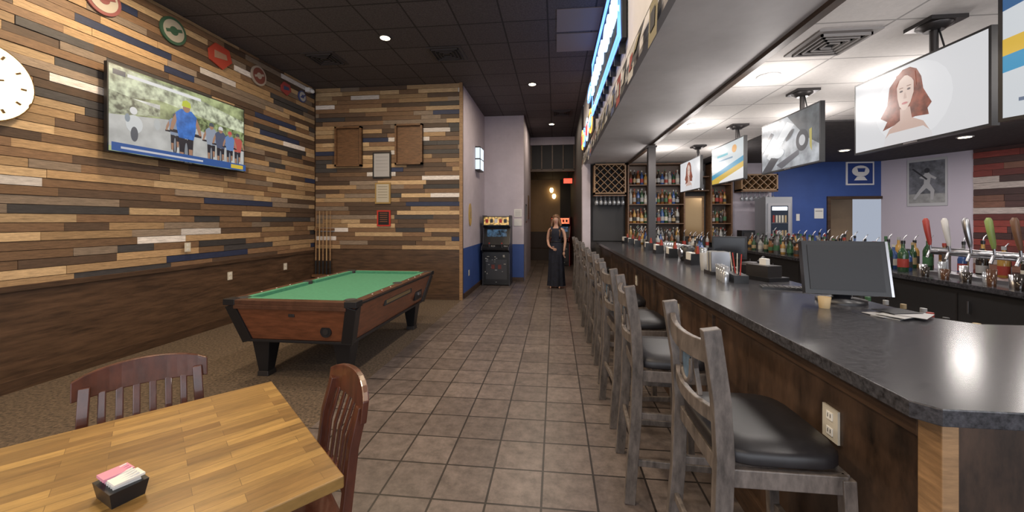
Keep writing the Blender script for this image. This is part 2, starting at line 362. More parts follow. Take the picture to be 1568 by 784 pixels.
tvset("television",.97,.54,eng,(2.35,4.16,2.34),-math.pi/2,"ceil")
ad=[(E((.68,.74,.76)),rc(0,0,1,1)),(E((.05,.34,.55)),[(0,.12),(1,.42),(1,.55),(0,.25)]),(E((.75,.5,.07)),[(0,0),(0,.12),(1,.42),(1,.28),(.3,.05),(.25,0)]),(E((.9,.9,.9)),[(.25,0),(.3,.05),(1,.28),(1,0)]),(E((.1,.5,.6)),rc(.2,.7,.55,.76)),(E((.15,.3,.45)),rc(.2,.58,.7,.62)),(E((.8,.4,.1)),el(.75,.8,.07,.1))]
tvset("television",.99,.54,ad,(2.35,5.55,2.34),-math.pi/2,"ceil")
tvset("television",1.0,.54,woman,(2.35,7.0,2.34),-math.pi/2,"ceil")
adb=[(E((.72,.76,.80)),rc(0,0,1,1)),(E((.04,.13,.30)),[(0,.9),(.2,1),(0,1)]),(E((.05,.34,.6)),[(0,.38),(1,.70),(1,.84),(0,.52)]),(E((.8,.52,.07)),[(0,.52),(1,.84),(1,.98),(0,.66)]),(E((.15,.2,.3)),rc(.12,.2,.4,.24)),(E((.15,.2,.3)),rc(.05,.12,.3,.15))]
a_=math.atan2(-.9,.35)
tvset("television",.95,.54,adb,(1.95+.475*math.cos(a_),1.92+.475*math.sin(a_),2.25),a_,"ceil")
# ---------------------------------------------------------------- left wall decor
b=B(); glow=M("lit_sign_face",(1,.86,.55),.4,emit=2.2,ecol=(1,.80,.45)); ring=M("bronze_ring",(.12,.07,.03),.4,.6)
def disc_x(b,x0,x1,cy,cz,r,mat,n=40): b.ext([(cy+r*math.cos(2*math.pi*i/n),cz+r*math.sin(2*math.pi*i/n)) for i in range(n)],'x',x0,x1,mat)
X0=XL+.028; cy0=2.72; cz0=2.74
disc_x(b,X0,X0+.06,cy0,cz0,.35,ring); disc_x(b,X0+.06,X0+.065,cy0,cz0,.32,glow)
for i in range(12):
    a=i*math.pi/6; c=Vector((X0+.067,cy0+.25*math.cos(a),cz0+.25*math.sin(a)))
    b.sweep([c,c+Vector((0,.035*math.cos(a),.035*math.sin(a)))],.016,.016,ring,up=(1,0,0))
b.sweep([(X0+.068,cy0,cz0),(X0+.068,cy0+.14,cz0+.04)],.014,.01,ring,up=(1,0,0)); b.sweep([(X0+.068,cy0,cz0),(X0+.068,cy0-.05,cz0+.18)],.014,.01,ring,up=(1,0,0))
disc_x(b,X0+.066,X0+.07,cy0,cz0,.09,M("amber",(.8,.4,.08),.4,emit=.8))
b.tube([(X0+.065,cy0+.325*math.cos(i*math.pi/20),cz0+.325*math.sin(i*math.pi/20)) for i in range(40)],.012,em("clock_neon",(1,.75,.35),6),8,closed=True)
b.obj("illuminated_wall_clock")
def plaque(name,y,z,r,c1,c2,shape=0):
    b=B(); m1=M(name+"_a",c1,.5); m2=M(name+"_b",c2,.5)
    if shape==0: disc_x(b,X0,X0+.02,y,z,r,m1); disc_x(b,X0+.02,X0+.024,y,z,r*.8,m2); disc_x(b,X0+.024,X0+.027,y,z,r*.32,m1); b.sweep([(X0+.027,y-r*.6,z-.03),(X0+.027,y+r*.6,z+.04)],.006,r*.22,m1,up=(0,0,1))
    else:
        b.ext([(y-r,z-r*.6),(y+r*.2,z-r),(y+r*1.1,z-r*.1),(y+r*.8,z+r*.8),(y-r*.5,z+r*.9),(y-r*1.1,z+r*.2)],'x',X0,X0+.02,m1)
        b.ext([(y-r*.6,z-r*.3),(y+r*.6,z-r*.1),(y+r*.5,z+r*.3),(y-r*.6,z+r*.3)],'x',X0+.02,X0+.025,m2)
    b.obj("team_wall_plaque")
plaque("pl",3.65,3.95,.17,(.22,.07,.07),(.42,.38,.33)); plaque("pl",4.42,3.98,.17,(.03,.08,.05),(.32,.3,.26)); plaque("pl",5.12,3.95,.18,(.38,.05,.03),(.34,.2,.14),1)
plaque("pl",5.85,3.94,.16,(.33,.28,.25),(.16,.05,.04)); plaque("pl",6.5,3.95,.12,(.3,.05,.05),(.05,.07,.15),1); plaque("pl",6.95,3.95,.11,(.05,.07,.2),(.4,.4,.4))
b=B(); b.box(0,.09,-.05,.05,-.04,.04,white); b.lathe((.12,0,-.06),[(.02,0),(.04,.02),(.04,.05),(.02,.07)],white); b.obj("security_camera",(XL+.03,7.1,4.12))
ivory=M("outlet_ivory",(.55,.51,.43),.4)
def outlet(x,y,z,face):
    b=B(); 
    b.box(-.04,.04,-.008,0,-.06,.06,ivory)
    for zz in (-.028,.028):
        b.box(-.015,.015,-.011,-.008,zz-.014,zz+.014,paper); b.box(-.008,-.005,-.0115,-.011,zz-.006,zz+.008,black); b.box(.005,.008,-.0115,-.011,zz-.006,zz+.008,black)
    b.obj("wall_outlet",(x,y,z),face)
outlet(XL+.05,4.6,1.2,math.pi/2); outlet(XL+.022,5.3,.72,math.pi/2) ; outlet(XL+.022,6.5,.72,math.pi/2)
# ---------------------------------------------------------------- back wall decor
YW=YB-.027
def shadow(x,z,name):
    b=B(); w,h=.56,.80
    b.box(x-w/2,x+w/2,YW-.02,YW,z-h/2,z+h/2,rackwood)
    for (a,c,d,e) in ((x-w/2,x-w/2+.035,z-h/2,z+h/2),(x+w/2-.035,x+w/2,z-h/2,z+h/2),(x-w/2,x+w/2,z-h/2,z-h/2+.035),(x-w/2,x+w/2,z+h/2-.035,z+h/2)):
        b.box(a,c,YW-.08,YW,d,e,rackwood)
    b.obj(name)
shadow(-4.13,3.04,"wooden_wall_cabinet"); shadow(-2.87,3.06,"wooden_wall_cabinet")
def frame(x,z,w,h,fm,im,im2,name="framed_notice"):
    b=B(); b.box(x-w/2,x+w/2,YW-.025,YW,z-h/2,z+h/2,fm); b.box(x-w/2+.03,x+w/2-.03,YW-.028,YW-.025,z-h/2+.03,z+h/2-.03,im)
    for i in range(5): b.box(x-w/2+.06,x+w/2-.06,YW-.03,YW-.028,z+h*.3-i*h*.13,z+h*.33-i*h*.13,im2)
    b.obj(name)
frame(-3.44,2.66,.38,.52,black,M("notice",(.35,.35,.37),.5),greyp); frame(-3.42,2.1,.32,.42,M("gold_frame",(.3,.2,.07),.4),M("cream_paper",(.42,.39,.33),.6),M("ink",(.25,.23,.18),.6)); frame(-3.40,1.6,.28,.32,redm,black,M("ink2",(.3,.1,.05),.6))
# cue rack with cues
b=B(); cm=M("cue_maple",(.38,.25,.12),.35)
b.box(-4.86,-4.45,YB-.16,YB-.03,.42,.47,rackwood); b.box(-4.86,-4.45,YB-.08,YB-.03,1.35,1.40,rackwood)
for i in range(5):
    x=-4.81+i*.077; b.tube([(x,YB-.1,.47),(x,YB-.1,.9),(x,YB-.09,1.75)],[.015,.012,.006],cm if i%2 else tanwood,8); b.tube([(x,YB-.1,.47),(x,YB-.1,.75)],.016,black,8)
b.obj("pool_cue_rack")
# ---------------------------------------------------------------- pool table
felt=M("green_felt",(.05,.21,.125),.9,noise=.12,freq=25)
ptw=M("pool_table_wood",(.16,.055,.025),.35,noise=.35,freq=3,stretch=(2,2,12),coat=.2)
railw=M("pool_rail_wood",(.075,.033,.02),.3,noise=.3,freq=4,stretch=(3,3,3),coat=.3)
W,L=1.33,2.26
b=B(); hw,hl=W/2,L/2; i_=.12
b.frus(.40,(-hw+i_,hw-i_,-hl+i_,hl-i_),.756,(-hw+.015,hw-.015,-hl+.015,hl-.015),ptw)
b.frus(.375,(-hw+i_-.02,hw-i_+.02,-hl+i_-.02,hl-i_+.02),.40,(-hw+i_-.02,hw-i_+.02,-hl+i_-.02,hl-i_+.02),black)
for sx in (-1,1):
    for sy in (-1,1):
        b.sweep([(sx*(hw-.055),sy*(hl-.055),.755),(sx*(hw-i_-.035),sy*(hl-i_-.035),.385)],.105,.105,black,up=(1,0,0))
        x0,y0=sx*(hw-i_-.12),sy*(hl-i_-.14)
        b.frus(.05,(x0-.05,x0+.05,y0-.05,y0+.05),.42,(x0-.10,x0+.10,y0-.09,y0+.09),black); b.frus(0,(x0-.06,x0+.06,y0-.06,y0+.06),.05,(x0-.055,x0+.055,y0-.055,y0+.055),dsteel)
rw=.105
b.box(-hw,-hw+rw,-hl,hl,.755,.80,railw); b.box(hw-rw,hw,-hl,hl,.755,.80,railw); b.box(-hw+rw,hw-rw,-hl,-hl+rw,.755,.80,railw); b.box(-hw+rw,hw-rw,hl-rw,hl,.755,.80,railw)
for s_ in (-1,1):
    b.box(s_*hw-.006,s_*hw+.006,-hl,hl,.765,.785,black)
b.box(-hw+rw-.005,hw-rw+.005,-hl+rw-.005,hl-rw+.005,.7565,.768,felt)
g=.07
for s_ in (-1,1):
    b.box(-hw+rw+g,hw-rw-g,s_*(hl-rw)-.03-s_*.012,s_*(hl-rw)+.03-s_*.012,.763,.803,felt)
    for (ya,yb) in ((-hl+rw+g,-g),(g,hl-rw-g)): b.box(s_*(hw-rw)-.03-s_*.012,s_*(hw-rw)+.03-s_*.012,ya,yb,.763,.803,felt)
for sx in (-1,1):
    for sy in (-1,0,1):
        px=sx*(hw-rw-.01) if sy else sx*(hw-rw+.02); py=sy*(hl-rw-.01)
        b.lathe((px,py,.764),[(.055,0),(.055,.041),(.05,.0425)],blackmat,20)
        if sy:
            cx,cy=sx*(hw-.055),sy*(hl-.055)
            b.box(cx-.06,cx+.06,cy-.06,cy+.06,.748,.806,black)
for i in range(3):
    for sx in (-1,1):
        for s2 in (-1,1): b.lathe((sx*(hw-.05),s2*(.27+.22*i),.80),[(.008,0),(.008,.002)],paper,8)
def ff(z): return -(hl-.015-(.756-z)/(.356)*(i_-.015))
b.tube([(.32,ff(.50)-.012,.50),(.32,ff(.50)+.02,.50)],.055,black,24); b.tube([(.32,ff(.50)-.016,.50),(.32,ff(.50)-.01,.50)],.028,dsteel,20)
b.box(-.03,.03,ff(.66)-.008,ff(.66)+.02,.64,.67,dsteel)
b.box(-hw+.1,hw-.1,-hl-.002,-hl+.02,.715,.755,railw)
def fs(z): return (hw-.015-(.756-z)/(.356)*(i_-.015))
b.box(fs(.55)-.03,fs(.55)+.012,.55,.80,.47,.66,black); b.box(fs(.55),fs(.55)+.03,.63,.72,.53,.57,steel); b.box(fs(.66)-.03,fs(.66)+.006,-.45,.35,.62,.69,blackmat); b.box(fs(.66),fs(.66)+.009,-.40,.30,.635,.675,M("brass_strip",(.25,.19,.10),.4,.5))
b.obj("pool_table",(-2.475,4.47,0),0,bevel=.005)
# ---------------------------------------------------------------- dining table and chairs
th=math.atan2(-.646,.763)
block=tilemat("butcher_block",(.33,.20,.062),(.165,.09,.027),(.12,.065,.02),.30,.046,.0008,.34,rot=(0,0,math.pi/2),offset=.37,noise=.38,freq=3,stretch=(12,1.5,4),bump=0)
b=B(); b.box(-.485,.485,-.70,.65,.722,.76,block); b.box(-.05,.05,-.1,.1,.06,.70,black); b.frus(.0,(-.33,.33,-.045,.045),.05,(-.33,.33,-.035,.035),black); b.frus(.0,(-.045,.045,-.45,.45),.05,(-.035,.035,-.45,.45),black); b.box(-.25,.25,-.3,.3,.70,.722,black)
b.obj("wooden_dining_table",(-1.44,.947,0),th,bevel=.004)
def chair():
    b=B(); m=chairwood
    def post(sx): return [(sx*.2,.20,0),(sx*.195,.205,.45),(sx*.19,.235,.70),(sx*.185,.27,.84)]
    for sx in (-1,1):
        b.sweep(post(sx),.036,.036,m,up=(0,1,0)); b.sweep([(sx*.2,-.19,0),(sx*.2,-.19,.43)],.038,.038,m,up=(0,1,0))
        b.sweep([(sx*.2,-.19,.2),(sx*.2,.2,.2)],.02,.03,m); b.sweep([(sx*.2,-.19,.41),(sx*.2,.2,.41)],.022,.05,m)
    b.sweep([(-.2,0,.2),(.2,0,.2)],.02,.03,m); b.sweep([(-.2,-.19,.41),(.2,-.19,.41)],.022,.05,m); b.sweep([(-.2,.2,.41),(.2,.2,.41)],.022,.05,m)
    b.ext([(-.22,-.21),(.22,-.21),(.225,0),(.21,.2),(-.21,.2),(-.225,0)],'z',.43,.455,m)
    n=12; vs=[]
    for i in range(n+1):
        t=-1+2*i/n; x=t*.225; y=.262+.035*(1-t*t); zt=.885+.035*(1-t*t)-.012*(abs(t)**6); zb=.79+.012*(1-t*t)
        vs+=[(x,y-.012,zb),(x,y+.012,zb),(x,y+.022,zt),(x,y-.002,zt)]
    fs_=[(0,1,2,3),(4*n+3,4*n+2,4*n+1,4*n)]
    for i in range(n):
        for k in range(4): fs_.append((4*i+k,4*i+4+k,4*i+4+(k+1)%4,4*i+(k+1)%4))
    b.add(vs,fs_,m)
    b.sweep([(-.19,.218,.52),(0,.235,.52),(.19,.218,.52)],.022,.045,m)
    for i in range(6):
        x=-.135+i*.054; k=.03*(1-(x/.2)**2)
        b.sweep([(x,.215+k*.4,.53),(x,.23+k*.6,.68),(x,.262+k,.81)],.026,.010,m,up=(0,1,0))
    return b
c1=chair().obj("dining_chair",(-1.055,1.335,0),th-.07,bevel=.004)
c2=inst("dining_chair",c1,(-1.66,1.39,0),math.radians(49.7))
b=B(); b.frus(0,(-.05,.05,-.035,.035),.045,(-.058,.058,-.042,.042),black)
sugar=[paper,paper,M("pink_packet",(.6,.25,.35),.6)]
for i in range(7):
    x=-.044+i*.0135; b.sweep([(x,-.028,.04),(x+.006,.028,.052)],.004,.035,sugar[2] if i in(1,2) else paper)
b.box(-.048,.0,-.036,.03,.058,.066,sugar[2]); b.box(.002,.05,-.03,.036,.056,.062,paper)
b.obj("sugar_packet_caddy",(-1.24,.975,.76),-.35)
# ---------------------------------------------------------------- bar
bartop=M("black_granite_laminate",(.04,.04,.046),.2,noise=.75,freq=55)
barw=M("distressed_wood_highlights",(.055,.031,.019),.42,noise=.9,freq=2.6,stretch=(2.5,2.5,.9),coat=.12)  # noise gives wood distress plus warm highlight streaks painted into the colour
b=B()
poly=[(.97,1.085),(4.2,1.085),(4.2,2.0),(1.93,2.0),(1.85,2.1),(1.85,8.94),(.93,8.94),(.93,1.13)]
b.ext(poly,'z',1.03,1.075,bartop)
b.box(1.02,1.75,1.16,8.94,0,1.03,barw); b.box(1.75,4.1,1.16,1.9,0,1.03,barw)
b.box(1.0,1.04,1.12,1.19,0,1.03,tanwood); b.box(1.0,1.03,1.19,8.94,.95,1.03,brownwood); b.box(1.0,1.03,1.19,8.94,0,.14,brownwood); b.box(1.04,4.1,1.13,1.16,.0,.14,brownwood)
for y in (2.6,4.1,5.6,7.1): b.box(1.0,1.03,y,y+.07,.14,.95,brownwood)
b.obj("bar_counter",bevel=.003)
outlet(1.019,1.55,.80,-math.pi/2); outlet(1.019,3.35,.80,-math.pi/2); outlet(1.019,5.0,.80,-math.pi/2)
# bar stools
M_emb=M("stool_emblem",(.10,.17,.26),.4,noise=.5,freq=30)
def stool():
    b=B(); m=stoolwood; s=.225
    for sy in (-1,1):
        b.sweep([(-.25,sy*(s+.01),0),(-.215,sy*s,.45),(-.205,sy*s,.76),(-.215,sy*s,.95),(-.25,sy*(s+.005),1.19)],.038,.058,m,up=(1,0,0))
        b.sweep([(.20,sy*(s+.01),0),(.17,sy*s,.72)],.036,.04,m,up=(1,0,0))
        for z in (.22,.48): b.sweep([(-.225,sy*s,z),(.185,sy*s,z)],.02,.035,m)
        b.sweep([(-.2,sy*s,.70),(.17,sy*s,.70)],.025,.06,m)
    b.sweep([(.195,-s,.30),(.195,s,.30)],.025,.04,m); b.sweep([(-.225,-s,.32),(-.225,s,.32)],.02,.035,m)
    b.sweep([(.17,-s,.70),(.17,s,.70)],.025,.06,m); b.sweep([(-.2,-s,.70),(-.2,s,.70)],.025,.06,m)
    def bow(z,x0,h,d=.035):
        b.sweep([(x0-d*(1-(t/5)**2),s*t/5,z-.015*(1-(t/5)**2)) for t in range(-5,6)],.022,h,m)
    bow(1.105,-.236,.075); bow(.89,-.213,.05)
    ov=[(-.262,.055*math.cos(a),1.0+.075*math.sin(a)) for a in [2*math.pi*i/20 for i in range(20)]]
    b.tube([(x+.012,y,z) for x,y,z in ov],.010,m,8,closed=True)
    b.add([(-.25,y*.85,1.0+(z-1.0)*.85) for x,y,z in ov],[tuple(range(20))],M_emb)
    for sy in (-1,1): b.sweep([(-.235,sy*.10,.91),(-.240,sy*.07,1.0),(-.255,sy*.10,1.07)],.012,.018,m,up=(1,0,0))
    n=24; rings=[]
    for (k,z) in ((.94,.735),(1,.745),(1.0,.775),(.95,.79),(.6,.798)):
        r=[]
        for i in range(n):
            a=2*math.pi*i/n; c_,s_=math.cos(a),math.sin(a)
            r.append((-.012+k*.205*math.copysign(abs(c_)**.45,c_),k*.235*math.copysign(abs(s_)**.45,s_),z))
        rings.append(r)
    vs=[p for r in rings for p in r]; fs_=[tuple(range(n))[::-1],tuple(range(4*n,5*n))]
    for j in range(4):
        for i in range(n): fs_.append((j*n+i,j*n+(i+1)%n,j*n+n+(i+1)%n,j*n+n+i))
    b.add(vs,fs_,vinyl,True)
    return b
st=None
YS=[1.58,2.40,3.20,3.98,4.76,5.54,6.32,7.10,7.88,8.6]
for i,y in enumerate(YS):
    rz=U(-.06,.06) if i else .0; x=.68+U(-.02,.01)+(.085 if i==0 else 0)
    if st is None: st=stool().obj("bar_stool",(x,y,0),rz,bevel=.003)
    else: inst("bar_stool",st,(x,y,0),rz)
# column
b=B(); b.box(1.56,1.68,6.7,6.82,1.075,HB-.035,dsteel); b.box(1.54,1.70,6.68,6.84,1.075,1.10,dsteel); b.box(1.545,1.695,6.685,6.835,HB-.07,HB-.035,dsteel); b.obj("support_column")
# ---------------------------------------------------------------- bottles
def bm_(n,c,r=.12): return M(n,c,r,coat=.3)
BM=[bm_("bottle_clear",(.32,.32,.30)),bm_("bottle_amber",(.16,.06,.015)),bm_("bottle_green",(.02,.06,.025)),bm_("bottle_dark",(.02,.015,.012)),bm_("bottle_blue",(.03,.07,.2)),bm_("bottle_brown",(.07,.03,.015)),bm_("bottle_gold",(.35,.2,.05)),bm_("bottle_smoke",(.1,.1,.1))]
LM=[M("label_cream",(.5,.47,.4),.7),M("label_red",(.28,.03,.02),.6),M("label_tan",(.35,.26,.14),.7),M("label_black",(.03,.03,.03),.6),M("label_green",(.04,.12,.05),.6),M("label_grey",(.3,.3,.3),.6)]
def bottle(b,x,y,z,h=None,r=None,pour=False):
    h=h or U(.24,.33); r=r or U(.032,.042); m=random.choice(BM)
    b.lathe((x,y,z),[(r*.9,0),(r,h*.03),(r,h*.58),(r*.75,h*.68),(r*.36,h*.76),(r*.33,h*.92)],m,12)
    b.lathe((x,y,z),[(r*1.02,h*.15),(r*1.02,h*.42)],random.choice(LM),12)
    b.lathe((x,y,z),[(r*.4,h*.9),(r*.4,h)],random.choice(LM) if not pour else black,10)
    if pour: b.tube([(x,y,z+h),(x+.01,y,z+h+.03),(x+.035,y,z+h+.055)],[.006,.005,.004],steel,6)
glassm=M("glassware",(.38,.40,.43),.08,metal=.5)
def wineglass(b,x,y,z,inv=False):
    pr=[(.033,0),(.033,.003),(.005,.008),(.004,.08),(.02,.095),(.038,.13),(.036,.16),(.03,.19)]
    if inv: pr=[(r,-zz) for r,zz in pr]
    b.lathe((x,y,z),pr,glassm,12)
def tumbler(b,x,y,z,h=.12,r=.035,m=None): b.lathe((x,y,z),[(r*.8,0),(r,h),(r*.9,h),(r*.72,.012)],m or glassm,12)
# ---------------------------------------------------------------- back bar wall unit
niche=M("chalkboard",(.03,.03,.033),.6)
b=B()
b.box(1.86,4.16,8.45,9.09,0,.95,brownwood); b.box(1.86,4.16,8.42,9.09,.95,.99,bartop)
b.obj("back_bar_cabinet")
sback=M("shelf_back",(.09,.055,.038),.5)
def shelfunit(xa,xb,za,zb,zs,nm):
    b=B(); b.box(xa,xb,9.07,9.09,za,zb,sback)
    b.box(xa,xa+.03,8.78,9.07,za,zb,rackwood); b.box(xb-.03,xb,8.78,9.07,za,zb,rackwood); b.box(xa,xb,8.78,9.07,zb-.03,zb,rackwood)
    for z in zs: b.box(xa+.03,xb-.03,8.78,9.07,z-.02,z,rackwood)
    b.obj(nm)
    c=B()
    for z in zs:
        for row in (8.85,8.95):
            x=xa+.075
            while x<xb-.07:
                bottle(c,x,row+U(-.01,.01),z,h=U(.25,.35)); 
                x+=.08
    c.obj("liquor_bottles")
def lattice(x0,x1,z0,z1,nm="wine_rack"):
    b=B(); b.box(x0,x1,9.05,9.09,z0,z1,niche)
    for (a,c,d,e) in ((x0,x0+.03,z0,z1),(x1-.03,x1,z0,z1),(x0,x1,z0,z0+.03),(x0,x1,z1-.03,z1)): b.box(a,c,8.75,9.05,d,e,tanwood)
    s=.16; c=x0-z1
    while c<x1-z0:
        a=max(x0,z0+c); e=min(x1,z1+c)
        if e-a>.02: b.sweep([(a,8.86,a-c),(e,8.86,e-c)],.2,.014,tanwood,up=(-1,0,1))
        c+=s
    c=x0+z0
    while c<x1+z1:
        a=max(x0,c-z1); e=min(x1,c-z0)
        if e-a>.02: b.sweep([(a,8.861,c-a),(e,8.861,c-e)],.2,.014,tanwood,up=(1,0,1))
        c+=s
    b.obj(nm)
lattice(.86,1.56,2.15,2.82)
b=B()
b.box(.86,1.56,9.05,9.09,1.09,2.14,niche)
b.box(.86,1.56,8.75,9.05,2.10,2.125,rackwood)
for i in range(7):
    for j in range(2): wineglass(b,.93+i*.095,8.82+j*.13,2.10,True)
b.obj("hanging_wine_glass_rack")
ZS=(1.10,1.5,1.92,2.35)
shelfunit(1.60,2.08,1.08,2.82,ZS,"bottle_shelf")
shelfunit(2.12,2.82,1.08,2.82,ZS,"bottle_shelf")
shelfunit(3.35,3.80,1.08,2.82,ZS,"bottle_shelf")
b=B(); b.box(2.86,3.31,9.05,9.09,1.2,2.1,tanwood); b.box(2.9,3.27,9.04,9.05,1.24,2.06,M("glow_tinted_mirror",(.6,.4,.2),.15,.6)); b.obj("bar_mirror")  # warm glow in the mirror is put into its amber tint
b=B(); 
for z in (2.2,2.5): b.box(2.84,3.33,8.8,9.09,z,z+.02,rackwood)
for i in range(5): tumbler(b,2.92+i*.08,8.95,2.22,.13); tumbler(b,2.92+i*.08,8.95,2.52,.13)
b.obj("glass_shelf")
lattice(3.96,4.7,2.2,2.55)
b=B(); b.box(3.96,4.7,8.75,9.09,2.17,2.195,rackwood)
for i in range(8): wineglass(b,4.02+i*.09,8.85,2.17,True)
b.obj("hanging_wine_glass_rack")
# cooler
b=B(); b.box(4.22,4.72,8.3,8.72,0,2.03,M("cooler_silver",(.38,.39,.41),.35,.5)); b.box(4.26,4.68,8.28,8.3,.15,1.9,M("cooler_frame",(.5,.5,.52),.3,.5)); b.box(4.31,4.63,8.272,8.28,.2,1.85,M("cooler_glass",(.03,.04,.06),.08))
for z in (.5,.85,1.2,1.5):
    b.box(4.32,4.62,8.268,8.272,z,z+.012,steel)
    for i in range(5): b.box(4.34+i*.056,4.375+i*.056,8.268,8.272,z+.015,z+.16,random.choice(LM))
b.box(4.33,4.61,8.266,8.272,1.76,1.83,M("cooler_light",(.9,.95,1),.3,emit=1.5)); b.tube([(4.28,8.24,.8),(4.28,8.24,1.3)],.01,steel,8); b.obj("glass_door_cooler")
b=B()
for i in range(15): bottle(b,2.0+i*.12,8.55+U(-.04,.04),.99,pour=True)
b.obj("liquor_bottles")
b=B(); b.box(3.86,4.12,8.5,8.72,.99,1.35,black); b.box(3.9,4.08,8.49,8.5,1.15,1.3,dsteel); b.obj("coffee_maker")
# ---------------------------------------------------------------- island back counter w/ taps and bottles
b=B(); b.box(3.33,4.0,2.3,7.6,0,1.0,M("island_black",(.02,.02,.022),.5)); b.box(3.28,4.05,2.25,7.65,1.0,1.04,bartop)
for y in (2.9,3.6,4.3,5.0,5.7,6.4,7.1): b.box(3.325,3.335,y,y+.01,.1,.95,dsteel); b.tube([(3.31,y-.1,.8),(3.31,y-.1,.9)],.008,steel,6)
b.obj("back_bar_counter")
b=B(); random.seed(11)
for i in range(60):
    y=2.4+i*.085
    if not (3.1<y<4.2): bottle(b,3.46+(i%2)*.1+U(-.02,.02),y,1.04,h=U(.2,.32),pour=(i%2==0))
    bottle(b,3.83+(i%2)*.09,y,1.04,h=U(.24,.34),pour=(i%2==1))
b.obj("liquor_bottles")
b=B()
for i in range(9): b.lathe((3.36,2.5+i*.07,1.04),[(.028,0),(.036,.13),(.034,.13),(.024,.01)] if i%2 else [(.03,0),(.036,.11),(.022,.14),(.014,.17),(.013,.19)],steel if i%3 else glassm,14)
for i in range(10): tumbler(b,3.36+.06*(i%2),3.2+i*.09,1.04,U(.08,.15),.030,[BM[3],steel,BM[5],glassm][i%4])
b.obj("cocktail_shakers")
tw=[M("tap_wood",(.13,.06,.03),.4),M("tap_white",(.55,.53,.5),.4),M("tap_green",(.2,.26,.07),.4),M("tap_red",(.32,.04,.03),.4),steel]
b=B(); b.box(3.55,3.75,3.15,4.15,1.04,1.07,steel); b.tube([(3.65,3.25,1.07),(3.65,3.25,1.25)],.03,steel); b.tube([(3.65,4.05,1.07),(3.65,4.05,1.25)],.03,steel); b.tube([(3.65,3.12,1.26),(3.65,4.18,1.26)],.035,steel)
for i in range(6):
    y=3.2+i*.18; b.tube([(3.62,y,1.26),(3.55,y,1.26),(3.53,y,1.20)],.012,steel,8)
    b.tube([(3.56,y,1.27),(3.555,y,1.33)],.009,steel,8)
    b.tube([(3.555,y,1.32),(3.55,y,1.36),(3.54,y+.01,1.46),(3.535,y+.02,1.55),(3.535,y+.02,1.575)],[.011,.017,.022,.024,.012],tw[(i*2+3)%5],10)
b.obj("beer_tap_tower")
# ---------------------------------------------------------------- things on the bar
BZ=1.075
def caddy(x,y):
    b=B(); b.box(-.06,.06,-.09,.09,0,.05,black); b.box(-.05,.0,-.07,.07,.05,.13,paper); b.box(-.052,.052,-.092,-.088,.0,.12,black); b.box(-.052,.052,.088,.092,0,.12,black)
    b.lathe((.035,-.05,.05),[(.02,0),(.02,.09),(.01,.12),(.008,.15)],LM[1],10); b.lathe((.035,.0,.05),[(.02,0),(.02,.09),(.01,.12),(.008,.15)],BM[1],10); b.lathe((.035,.05,.05),[(.018,0),(.016,.06),(.018,.065),(.016,.08)],steel,10)
    b.obj("napkin_condiment_caddy",(x,y,BZ),U(-.2,.2))
for y in (4.42,5.2,5.85,6.45,7.3,7.9,8.5): caddy(1.50,y)
b=B(); b.lathe((0,0,0),[(.07,0),(.085,.03),(.085,.15),(.06,.18),(.02,.19)],black,20); b.tube([(-.09,0,.09),(-.07,0,.09)],.06,steel,20); b.obj("portable_speaker",(1.56,4.78,BZ))
b=B()
for i in range(16): tumbler(b,1.72+(i%2)*.08,5.4+i*.065,BZ,.14,.03)
b.obj("pint_glasses")
b=B()
for i in range(22): bottle(b,1.78+U(-.02,.02),6.95+i*.085,BZ,h=U(.24,.32),pour=True)
for i in range(6): bottle(b,1.78,4.95+i*.07,BZ,h=U(.2,.28),pour=True)
b.obj("liquor_bottles")
# condiment tray, stacked cups, small bar monitor
b=B(); b.box(-.08,.08,-.2,.2,0,.07,black)
for i,m in enumerate((LM[4],LM[1],LM[2],LM[0])): b.box(-.065,.065,-.185+i*.095,-.10+i*.095,.07,.078,m)
b.box(.08,.09,-.2,.2,.0,.13,dsteel); b.obj("bar_garnish_tray",(1.70,4.38,BZ),.05)
b=B()
for j,(x,y) in enumerate(((0,0),(.09,.02),(.03,.1))):
    for k_ in range(4+j): b.lathe((x,y,k_*.022),[(.028,0),(.036,.10),(.034,.10),(.026,.01)],[LM[5],BM[7],glassm][j],14)
b.obj("stacked_plastic_cups",(1.42,3.88,BZ))
b=B(); b.box(-.09,.09,-.06,.06,0,.015,black); b.tube([(0,0,.015),(0,0,.12)],.015,black,10); b.box(-.15,.15,-.015,.02,.10,.32,black); b.box(-.135,.135,-.018,-.015,.115,.305,M("off_monitor",(.01,.011,.015),.2)); b.obj("order_monitor",(1.72,4.05,BZ),-.5)
# POS
b=B(); b.lathe((0,.02,0),[(.12,0),(.12,.02),(.05,.03),(.04,.10)],black,20)
def tiltbox(b,w,h,d,zc,ang,m,yo=0,xo=0):
    c,s=math.cos(ang),math.sin(ang); vs=[]
    for z in (-h/2,h/2):
        for (x,y) in ((-w/2,-d/2),(w/2,-d/2),(w/2,d/2),(-w/2,d/2)):
            yy=y+yo; vs.append((x+xo,yy*c+z*s,zc-yy*s+z*c))
    b.add(vs,[(3,2,1,0),(4,5,6,7),(0,1,5,4),(1,2,6,5),(2,3,7,6),(3,0,4,7)],m)
tiltbox(b,.40,.31,.05,.20,.22,black); tiltbox(b,.35,.26,.004,.20,.22,M("dark_screen",(.006,.006,.008),.45),-.027); tiltbox(b,.012,.31,.055,.20,.22,steel,0,.205)
tiltbox(b,.25,.2,.05,.18,.22,dsteel,.045)
b.obj("pos_terminal",(1.66,2.44,BZ),math.radians(-12))
b=B(); b.box(-.13,.13,-.1,.1,0,.03,black); b.box(-.1,.1,-.08,.06,.03,.12,dsteel); b.box(-.03,.03,-.02,.02,.12,.17,paper); b.obj("receipt_printer",(1.68,3.32,BZ),-1.2)
b=B(); b.box(-.17,.17,-.06,.06,0,.012,black)
